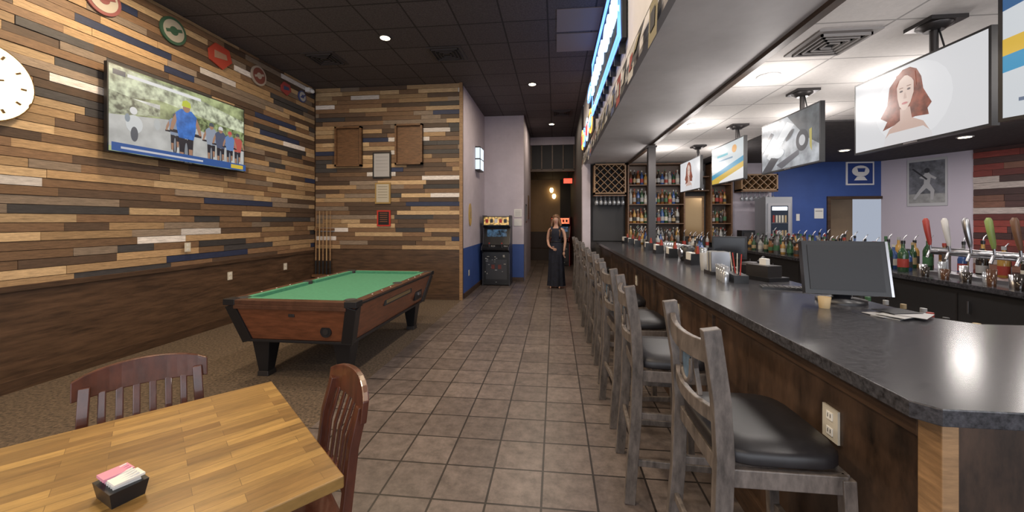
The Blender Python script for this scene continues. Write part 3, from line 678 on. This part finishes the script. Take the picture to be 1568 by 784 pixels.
for i in range(10):
    for j in range(4): b.box(-.155+i*.031,-.13+i*.031,-.05+j*.026,-.03+j*.026,.012,.017,dsteel)
b.obj("keyboard",(1.62,2.88,BZ),-.3)
b=B()
for i in range(6): 
    a=U(-.4,.4); c=Vector((U(-.05,.05),U(-.06,.06),.002+i*.003)); d=Vector((math.cos(a),math.sin(a),0))*.08
    b.sweep([c-d,c+d],.11,.002,[LM[5],greyp,black][i%3])
b.obj("menu_stack",(1.70,2.13,BZ),.5)
b=B(); tumbler(b,0,0,0,.06,.03,LM[2]); b.obj("small_cup",(1.46,2.28,BZ))
b=B(); b.box(-.09,.09,-.07,.07,0,.09,black); b.box(-.07,.07,-.05,.05,.09,.11,steel)
b.tube([(-.05,-.08,.12),(0,-.1,.16),(.07,-.08,.14)],.012,black,8); b.obj("desk_telephone",(1.72,3.62,BZ),.7)
b=B()
for i in range(6): b.sweep([(i*.025,0,0.001),(i*.025+.01,0,.2)],.006,.15,[steel,greyp,LM[0]][i%3],up=(0,1,0))
b.box(-.02,.17,-.09,.09,0,.03,dsteel); b.obj("menu_holder",(1.44,3.55,BZ),1.5)
b=B(); b.box(-.14,.14,-.05,.05,0,.06,black)
for i in range(6): b.tube([(-.11+i*.044,0,.06),(-.11+i*.044+U(-.02,.02),U(-.02,.02),.22)],.004,[redm,black,LM[0]][i%3],6)
for i in range(4): tumbler(b,-.10+i*.065,.10,0,.12,.03)
b.obj("straw_holder",(1.42,3.22,BZ),1.4)
b=B(); 
for i in range(9): bottle(b,2.0+U(0,.1),2.12+i*.11,.78,h=.27,pour=False)
b.box(1.95,2.25,2.05,3.2,.72,.78,steel); b.box(1.95,2.2,2.1,3.15,0,.72,dsteel); b.obj("speed_rail")
# ---------------------------------------------------------------- wall decor right
b=B()
def apoly(u0,u1,z0,z1,d0,m): b.add([anp(u0,z0,d0),anp(u1,z0,d0),anp(u1,z1,d0),anp(u0,z1,d0)],[(0,1,2,3)],m)
def avec(pts,d0,m): b.add([anp(u,z,d0) for u,z in pts],[tuple(range(len(pts)))],m)
k=1.375
pu0,pu1=.326*k,.758*k
vs=[anp(u,z,d) for d in (0.001,.02) for u,z in ((pu0,1.84),(pu1,1.84),(pu1,2.77),(pu0,2.77))]
b.add(vs,[(3,2,1,0),(4,5,6,7),(0,1,5,4),(1,2,6,5),(2,3,7,6),(3,0,4,7)],M("poster_frame",(.5,.5,.52),.5))
apoly(pu0+.03,pu1-.03,1.9,2.72,.021,M("poster_bg",(.14,.145,.17),.5,noise=.6,freq=7)); apoly(pu0+.03,pu1-.03,1.9,2.08,.022,M("poster_gnd",(.3,.3,.3),.5,noise=.3,freq=9))
pw=M("poster_player",(.45,.45,.47),.5); pd=M("poster_dark",(.03,.03,.04),.5)
uc=(pu0+pu1)/2
avec([(uc-.03,2.48),(uc+.03,2.5),(uc+.07,2.44),(uc+.05,2.28),(uc-.04,2.26)],.023,pw)
avec([(uc-.04,2.27),(uc+.05,2.28),(uc+.12,2.14),(uc+.10,1.96),(uc+.06,1.96),(uc+.06,2.12),(uc+.0,2.19),(uc-.08,2.10),(uc-.17,1.97),(uc-.20,1.99),(uc-.12,2.14)],.024,pw)
avec([(uc+.01+.042*math.cos(a*.5),2.535+.05*math.sin(a*.5)) for a in range(13)],.025,pd); avec([(uc+.05,2.46),(uc+.15,2.38),(uc+.13,2.35),(uc+.04,2.41)],.025,pw); avec([(uc-.03,2.46),(uc-.11,2.40),(uc-.03,2.36),(uc-.01,2.39),(uc-.06,2.41),(uc-.01,2.44)],.025,pw); avec([(uc-.22,2.58),(uc-.2,2.60),(uc+.02,2.37),(uc+.0,2.35)],.026,pd)
b.obj("baseball_player_poster")
b=B(); bb=M("navy",(.02,.05,.22),.5); b.box(6.25,6.8,9.08,9.1,2.32,2.82,white); b.box(6.28,6.77,9.076,9.08,2.35,2.79,bb)
b.ext([(6.53+.17*math.cos(a),2.62+.12*math.sin(a)) for a in [i*math.pi/10 for i in range(20)]],'y',9.07,9.076,white); b.ext([(6.40,2.42),(6.66,2.42),(6.6,2.5),(6.46,2.5)],'y',9.07,9.076,white); b.ext([(6.48,2.6),(6.6,2.6),(6.62,2.68),(6.46,2.68)],'y',9.066,9.07,bb); b.obj("team_logo_sign")
b=B(); b.box(5.62,5.80,9.088,9.1,1.6,1.82,paper); b.box(5.64,5.78,9.086,9.088,1.75,1.77,greyp); b.box(5.25,5.32,9.088,9.1,1.55,1.7,paper); b.obj("paper_notice")
b=B(); n=24; u_c=2.35
for r,d,m in ((.36,.035,LM[0]),(.30,.04,LM[1]),(.22,.045,LM[0]),(.16,.05,bb)):
    f=[anp(u_c+r*math.cos(2*math.pi*i/n),2.1+r*math.sin(2*math.pi*i/n),.026) for i in range(n)]; g2=[anp(u_c+r*math.cos(2*math.pi*i/n),2.1+r*math.sin(2*math.pi*i/n),d) for i in range(n)]
    b.add(f+g2,[tuple(range(n)),tuple(range(n,2*n))]+[(i,(i+1)%n,n+(i+1)%n,n+i) for i in range(n)],m)
b.obj("round_team_sign")
# ---------------------------------------------------------------- soffit neon + pennants
nb=em("neon_blue",(.12,.3,1.0),3.0); nw=em("neon_white",(.55,.75,1.0),1.8); no=em("neon_orange",(1,.35,.06),3); nr=em("neon_red",(1,.05,.04),3)
e=empty("neon_bar_sign",(.655,0,0))
b=B(); 
for (ya,yb_,za,zb) in ((3.6,6.2,3.22,4.02),):
    b.box(-.05,-.01,ya,yb_,za,zb,blackmat)
    for r_ in ((-.07,.0),(-.075,.06)):
        q=r_[1]; b.tube([(r_[0],ya+q,za+q),(r_[0],yb_-q,za+q),(r_[0],yb_-q,zb-q),(r_[0],ya+q,zb-q)],.012,nb,8,closed=True)
for i in range(9): b.box(-.06,-.0,3.7+i*.29,3.72+i*.29,3.12,3.24,black)
b.obj("sign_box",parent=e)
def text(s,size,loc,mat,par,nm="lettering"):
    cu=bpy.data.curves.new(nm,'FONT'); cu.body=s; cu.size=size; cu.extrude=.012; cu.align_x='CENTER'; cu.align_y='CENTER'; cu.bevel_depth=.004
    o=bpy.data.objects.new(nm,cu); SC.collection.objects.link(o); o.parent=par; o.location=loc; o.rotation_euler=(math.pi/2,0,-math.pi/2); cu.materials.append(mat); return o
text("SPORTS GRILL",.40,(-.08,4.9,3.62),nw,e)
for k_,(yc,zc,ma,mb_,w_,h_) in enumerate(((6.75,3.27,no,nb,.6,.46),(7.5,3.3,nw,nr,.55,.5),(8.2,3.3,nb,no,.5,.45),(8.72,3.35,no,nr,.35,.5),(6.9,3.8,nb,nw,.9,.3))):
    b=B(); b.box(.0-.03,-.001,yc-w_/2,yc+w_/2,zc-h_/2,zc+h_/2,blackmat)
    b.tube([(-.05,yc+w_*.44*math.cos(a),zc+h_*.42*math.sin(a)) for a in [i*math.pi/12 for i in range(24)]],.011,ma,8,closed=True)
    b.tube([(-.055,yc+w_*(.3-.6*i/8),zc+h_*.16*(1 if i%2 else -1)) for i in range(9)],.011,mb_,8)
    b.obj("neon_beer_sign",(.655,0,0))
b=B(); fl=[M("flag_black",(.03,.03,.035),.8),M("flag_gold",(.2,.175,.11),.8),M("flag_white",(.36,.35,.34),.8),M("flag_red",(.22,.035,.03),.8),M("flag_navy",(.03,.05,.14),.8)]
b.tube([(.63,y,2.99+.005*math.cos(y*6)) for y in [1.8+i*.2 for i in range(36)]],.004,white,6)
y=2.45; i=0
while y<8.8:
    m=fl[[1,0,2,0,3,4,2,1][i%8]]; m2=fl[[0,1,3,2,2,1,4,0][i%8]]
    w_=.22; dx=U(-.07,.0)
    vs=[(.63,y,2.99),(.63,y+w_,2.99),(.63+dx,y+w_,2.70),(.63+dx,y,2.70)]
    b.add(vs,[(0,1,2,3)],m)
    for sx in (-.004,.004):
        b.add([(.63+sx+dx*.35,y+.05,2.91),(.63+sx+dx*.35,y+w_-.05,2.91),(.63+sx+dx*.8,y+w_-.05,2.78),(.63+sx+dx*.8,y+.05,2.78)],[(0,1,2,3)],m2)
    y+=.34; i+=1
b.obj("pennant_string")
# ---------------------------------------------------------------- ceiling fixtures
def vent(x,y,z,w,l,col,nm="ceiling_vent"):
    b=B(); b.box(-w/2,w/2,-l/2,l/2,-.012,-.0005,col)
    for k in range(1,5):
        q=1-k*.19
        for (x0,x1,y0,y1) in ((-w/2*q,w/2*q,-l/2*q,-l/2*q+.012),(-w/2*q,w/2*q,l/2*q-.012,l/2*q),(-w/2*q,-w/2*q+.012,-l/2*q,l/2*q),(w/2*q-.012,w/2*q,-l/2*q,l/2*q)):
            b.box(x0,x1,y0,y1,-.03,-.012,col)
        b.box(-w/2*q+.012,w/2*q-.012,-l/2*q+.012,l/2*q-.012,-.0125-.001*k,-.012,blackmat)
    b.obj(nm,(x,y,z))
dk=M("vent_dark",(.06,.052,.055),.6); wv=M("vent_grey",(.30,.28,.27),.6)
vent(-1.73,6.07,H,.55,.5,dk); vent(-3.8,6.03,H,.55,.5,dk); vent(.16,9.7,H,.5,.5,dk); vent(1.99,3.05,HB,.40,.42,wv)
b=B(); 
for y in (4.95,5.6): b.box(0.02,.60,y,y+.58,H-.012,H-.002,M("return_panel",(.26,.21,.2),.7))
b.obj("ceiling_return_panel")
warm=(1,.78,.52); warm2=(1,.84,.66)
LEN=M("lamp_lens",(1,.9,.7),.4,emit=10,ecol=(1,.85,.6))
def down(x,y,z,e,col,r=.07,trim=white,size=.3,pt=0):
    b=B(); b.lathe((0,0,-.0125),[(r*1.35,.012),(r*1.35,.004),(r*1.2,0),(r,0.002)],trim,24); b.lathe((0,0,-.0135),[(r,0),(r,.004)],LEN,20)
    o=b.obj("recessed_downlight",(x,y,z))
    if e: area("downlight_lamp",(0,0,-.05),size,e,col,parent=o)
    if pt: point("ceiling_fill_point",(0,0,-.32),.10,pt,col,parent=o)  # added unseen point light below the fixture to brighten the bar ceiling
    return o
for (x,y,e_) in ((-2.49,5.43,54),(-2.49,2.2,50),(-3.9,3.6,58),(-.5,1.2,36),(-.5,3.2,40),(-.45,7.6,44),(-3.9,.6,50),(-.5,-1.2,34),(-3.3,-1.4,40)):
    down(x,y,H,e_,warm if x<-1 else warm2,trim=dk)
down(-.1,10.8,H,20,warm2,trim=dk)
for (x,y) in ((1.9,3.69),(1.86,5.42),(2.96,3.69),(2.98,5.0),(1.9,7.2),(3.0,7.2),(1.9,1.4),(3.4,1.6),(5.4,4.9),(5.6,2.6)):
    down(x,y,HB,10,(1,.93,.88),pt=11)
for (x,y) in ((5.2,7.6),(6.2,6.6)): down(x,y,HB-.02,22,(1,.93,.88))
area("front_window_fill",(1,-2.9,1.8),9,190,(.92,.95,1),rot=(math.radians(90),0,0),sy=2.3)  # added broad fill light at an assumed, unseen front window
area("hall_lamp",(-.3,14.3,3.2),.4,5,(1,.72,.42))
# ---------------------------------------------------------------- alcove: arcade cabinets, signs
def arcade(marq,art):
    b=B(); prof=[(-.05,0),(-.05,.78),(-.22,.86),(-.22,.93),(-.02,1.0),(.10,1.38),(-.02,1.42),(-.02,1.68),(.5,1.68),(.5,0)]
    for x in (-.33,.31): b.ext([(p[0],p[1]) for p in prof],'x',x,x+.02,art)
    inn=[(0.0,.02),(0.0,.80),(-.18,.87),(-.19,.91),(0.0,.98),(.14,1.36),(.0,1.44),(.0,1.66),(.48,1.66),(.48,.02)]
    b.ext(inn,'x',-.31,.31,black)
    b.box(-.30,.30,-.015,0.0,1.45,1.64,marq)
    for i in range(5): b.box(-.26+i*.11,-.19+i*.11,-.018,-.015,1.5,1.59,[redm,black,paper][i%3])
    b.add([(-.24,.022,1.03),(.24,.022,1.03),(.24,.128,1.34),(-.24,.128,1.34)],[(0,1,2,3)],E((.03,.07,.12),.9,14))
    b.box(-.25,.25,-.004,0,.15,.62,M("coin_door",(.05,.05,.055),.4,.3))
    for x in (-.12,.04): b.box(x,x+.08,-.012,-.004,.40,.50,M("coin_slot",(.15,.03,.02),.4)) 
    for x in (-.15,.15):
        b.tube([(x,-.13,.93),(x,-.14,1.0)],.008,steel,8); b.lathe((x,-.14,1.0),[(.005,0),(.018,.01),(.018,.025),(.005,.035)],redm,10)
        for j in range(3): b.lathe((x+.05+j*.035,-.10,.945),[(.012,0),(.012,.012)],paper,8)
    for j in range(22):
        x=U(-.28,.2); z=U(.06,.74); b.box(x,x+U(.015,.06),-.0055,-.0005,z,z+U(.01,.035),LM[5] if j%2 else LM[0])
    return b
art=M("arcade_side_art",(.03,.03,.04),.4,noise=.6,freq=8)
arcade(em("marquee_warm",(.6,.36,.10),.9,.8,16),art).obj("arcade_cabinet",(-1.40,9.12,0),0)
arcade(em("marquee_red",(1,.18,.08),1.6,.5,12),M("arcade_red",(.3,.03,.03),.4)).obj("arcade_cabinet",(.18,13.4,0),-.2)
b=B(); lit=em("lit_sign",(.8,.9,1),1.1)
b.box(-1.819,-1.70,8.65,9.05,2.7,3.25,dsteel); b.box(-1.70,-1.69,8.68,9.02,2.98,3.22,lit); b.box(-1.70,-1.69,8.68,9.02,2.73,2.95,lit); b.box(-1.81,-1.71,8.64,8.65,2.98,3.22,lit); b.box(-1.81,-1.71,8.64,8.65,2.73,2.95,lit); b.obj("lit_wall_sign")
b=B(); b.ext([(8.1+.12*math.cos(a),1.68+.24*math.sin(a)) for a in [i*math.pi/8 for i in range(16)]],'x',-1.819,-1.80,gold); b.box(-1.80,-1.795,8.05,8.15,1.6,1.75,LM[2]); b.obj("brass_plaque")
b=B(); b.box(-1.05,-.85,9.825,9.839,1.65,1.85,paper); b.box(-1.05,-.85,9.825,9.839,1.42,1.6,paper)
for j in range(4): b.box(-1.02,-.88,9.823,9.825,1.69+j*.035,1.70+j*.035,greyp)
b.obj("wall_notice")
b=B(); b.box(-.8,-.785,10.4,10.8,1.5,2.0,black); b.box(-.785,-.78,10.44,10.76,1.54,1.96,greyp); b.box(-.8,-.785,11.3,11.7,1.6,2.3,rackwood); b.obj("framed_picture")
outlet(-1.817,8.0,.45,math.pi/2)
b=B(); b.box(-.16,.16,-.02,.02,0,.2,blackmat); b.box(-.14,.14,-.024,-.02,.02,.18,em("exit_red",(1,.06,.03),2.6)); b.tube([(0,0,.2),(0,0,.47)],.01,black,8); b.obj("exit_sign",(.42,13.0,2.78))
for x,z in ((-.15,2.7),(-.05,2.45)):
    b=B(); b.lathe((x,15.9,z),[(.03,0),(.07,.05),(.08,.14),(.05,.2)],em("sconce",(1,.72,.35),4),14); b.box(x-.02,x+.02,15.92,16,z+.02,z+.1,dsteel); b.obj("wall_sconce")
b=B(); b.box(-1.0,-.2,15.2,15.9,0,.45,M("bench",(.05,.03,.02),.5)); b.box(-1.0,-.2,15.8,15.95,.45,1.1,M("bench2",(.06,.035,.025),.5)); b.obj("booth_bench")
# ---------------------------------------------------------------- woman
skin=M("skin",(.50,.29,.21),.5); hairm=M("brown_hair",(.15,.075,.035),.5,noise=.45,freq=20,stretch=(6,6,1)); dress=M("navy_floral_jumpsuit",(.007,.009,.02),.85,noise=.6,freq=18)
we=empty("woman",(.02,9.0,0),math.radians(-12))
def skinobj(name,vr,edges,mat,par,root=0,sub=2):
    me=bpy.data.meshes.new(name); me.from_pydata([v[0] for v in vr],edges,[]); me.materials.append(mat)
    o=bpy.data.objects.new(name,me); SC.collection.objects.link(o); o.parent=par
    o.modifiers.new("skin",'SKIN')
    for i,v in enumerate(vr):
        r=v[1]; r=r if isinstance(r,tuple) else (r,r)
        me.skin_vertices[0].data[i].radius=r
        me.skin_vertices[0].data[i].use_root=(i==root)
    o.modifiers["skin"].use_smooth_shade=True
    s=o.modifiers.new("sub",'SUBSURF'); s.levels=sub; s.render_levels=sub
    return o
V=[((0,0,.95),(.13,.10)),((0,0,1.08),(.10,.08)),((0,.0,1.22),(.12,.09)),((0,.01,1.33),(.11,.075)),((0,.012,1.40),(.06,.05)),((0,.008,1.46),.044),((0,-.005,1.52),(.06,.07)),((0,-.008,1.58),(.072,.088)),((0,0,1.64),(.055,.07)),
 ((-.15,.01,1.355),.045),((-.19,.03,1.22),.04),((-.205,.045,1.09),.034),((-.16,-.06,.98),.03),((-.09,-.14,.93),.022),
 ((.15,.01,1.355),.045),((.195,.03,1.22),.04),((.21,.035,1.08),.034),((.20,.0,.95),.029),((.19,-.03,.84),.021),
 ((-.085,0,.86),.085),((-.085,-.01,.50),.055),((-.085,.03,.09),.036),((-.095,-.08,.035),(.035,.025)),((-.10,-.15,.025),(.03,.02)),
 ((.085,0,.86),.085),((.085,-.01,.50),.055),((.09,.03,.09),.036),((.10,-.08,.035),(.035,.025)),((.105,-.15,.025),(.03,.02))]
Ed=[(0,1),(1,2),(2,3),(3,4),(4,5),(5,6),(6,7),(7,8),(3,9),(9,10),(10,11),(11,12),(12,13),(3,14),(14,15),(15,16),(16,17),(17,18),(0,19),(19,20),(20,21),(21,22),(22,23),(0,24),(24,25),(25,26),(26,27),(27,28)]
skinobj("body",V,Ed,skin,we)
def hand(name,w,d,side,par):
    w=Vector(w); d=Vector(d).normalized(); s=Vector(side).normalized(); n=d.cross(s).normalized()
    vr=[(w,.020),(w+d*.045,(.028,.014)),(w+d*.08,(.034,.013))]; ed=[(0,1),(1,2)]
    skinobj(name+"_palm",[(tuple(a),r) for a,r in vr],ed,skin,par,sub=2)
    for i,(o_,l) in enumerate(((-.026,.062),(-.009,.072),(.009,.067),(.026,.052))):
        base=w+d*.078+s*o_; p1=base+d*l*.45+n*.006; p2=p1+d*l*.3+n*.014; p3=p2+d*l*.2+n*.016
        skinobj(name+"_finger_%d"%(i+1),[(tuple(base-d*.015),.009),(tuple(p1),.0085),(tuple(p2),.008),(tuple(p3),.006)],[(0,1),(1,2),(2,3)],skin,par,sub=1)
    base=w+d*.03-s*.024; p1=base+d*.03-s*.024+n*.008; p2=p1+d*.028-s*.005+n*.008
    skinobj(name+"_thumb",[(tuple(base),.011),(tuple(p1),.010),(tuple(p2),.007)],[(0,1),(1,2)],skin,par,sub=1)
hand("hand_right",(-.09,-.14,.93),(.75,-.35,-.3),(0,.2,-1),we); hand("hand_left",(.19,-.03,.84),(0,-.18,-1),(0,1,-.1),we)
b=B(); n=40
def ring(z,rx,ry,cy=0,rip=0,k=9,ph=0,cx=0):
    return [(cx+(rx+rip*math.sin(k*2*math.pi*i/n+ph))*math.cos(2*math.pi*i/n),cy+(ry+rip*math.sin(k*2*math.pi*i/n+ph))*math.sin(2*math.pi*i/n),z) for i in range(n)]
R_=[ring(1.375,.105,.075,.008),ring(1.36,.135,.095,.005),ring(1.28,.15,.118,-.008),ring(1.2,.14,.11,-.005),ring(1.10,.118,.096),ring(1.05,.122,.10),ring(.95,.158,.125,0,.002),ring(.86,.172,.135,0,.004),ring(.6,.175,.14,0,.009),ring(.35,.185,.15,0,.014),ring(.10,.20,.16,0,.018),ring(.05,.205,.165,0,.019)]
vs=[p for r in R_ for p in r]; fs_=[]
for j in range(len(R_)-1):
    for i in range(n): fs_.append((j*n+i,j*n+(i+1)%n,j*n+n+(i+1)%n,j*n+n+i))
b.add(vs,fs_,dress,True)
for sx in (-1,1): b.sweep([(sx*.085,-.075,1.35),(sx*.095,-.045,1.41),(sx*.09,.03,1.42),(sx*.08,.08,1.36)],.045,.006,dress)
b.tube([(.124*math.cos(a),.102*math.sin(a),1.07) for a in [i*math.pi/12 for i in range(24)]],.012,black,8,closed=True)
o=b.obj("dress",parent=we)
b=B(); n2=20
def hr(z,rx,ry,cy): return [(rx*math.cos(2*math.pi*i/n2),cy+ry*math.sin(2*math.pi*i/n2),z) for i in range(n2)]
RR=[hr(1.70,.012,.015,.01),hr(1.69,.05,.06,.012),hr(1.66,.082,.092,.018),hr(1.62,.093,.092,.028),hr(1.57,.098,.075,.048)]
vs=[p for r in RR for p in r]; fs_=[tuple(range(n2))]
for j in range(4):
    for i in range(n2): fs_.append((j*n2+i,j*n2+(i+1)%n2,j*n2+n2+(i+1)%n2,j*n2+n2+i))
b.add(vs,fs_,hairm,True)
for i in range(9):
    a=math.pi*(-.12+1.24*i/8); x=.085*math.cos(a); y=.02+.062*math.sin(a); fr=abs(math.cos(a))>.7
    b.tube([(x*.8,y,1.63),(x,y,1.55),(x*1.12,y+.008,1.45),(x*1.3,y+.01-(.07 if fr else 0),1.33),(x*1.25,y-(.10 if fr else 0),1.14)],[.02,.03,.034,.034,.010],hairm,10)
b.obj("hair",parent=we)
b=B(); ew=M("eye_white",(.8,.8,.8),.3); ed_=M("eye_dark",(.05,.03,.02),.3); lip=M("lips",(.45,.12,.11),.4)
for sx in (-1,1):
    b.lathe((sx*.027,-.083,1.571),[(.002,0),(.011,.004),(.011,.009),(.002,.013)],ew,10); b.lathe((sx*.027,-.088,1.573),[(.001,0),(.006,.003),(.006,.007),(.001,.010)],ed_,8)
    b.tube([(sx*.014,-.091,1.592),(sx*.028,-.093,1.596),(sx*.042,-.084,1.592)],[.002,.003,.0015],hairm,6)
b.tube([(0,-.088,1.582),(0,-.098,1.562),(0,-.106,1.545),(0,-.09,1.538)],[.006,.008,.012,.006],skin,8)
b.tube([(-.02,-.078,1.518),(0,-.087,1.518),(.02,-.078,1.518)],[.003,.007,.003],lip,8)
b.obj("face",parent=we)
# ---------------------------------------------------------------- world + camera
w=bpy.data.worlds.new("world"); SC.world=w; w.use_nodes=True
w.node_tree.nodes["Background"].inputs[0].default_value=(.75,.83,1,1); w.node_tree.nodes["Background"].inputs[1].default_value=.5
cd=bpy.data.cameras.new("camera"); cam=bpy.data.objects.new("camera",cd); SC.collection.objects.link(cam)
cam.location=(0,0,1.55); cam.rotation_euler=(math.radians(90),0,math.radians(6.4)); cd.lens=13.546; cd.sensor_width=36; cd.shift_y=-.0344; cd.clip_start=.05
SC.camera=cam
SC.view_settings.view_transform='Standard'
SC.view_settings.look='None'
SC.view_settings.exposure=0
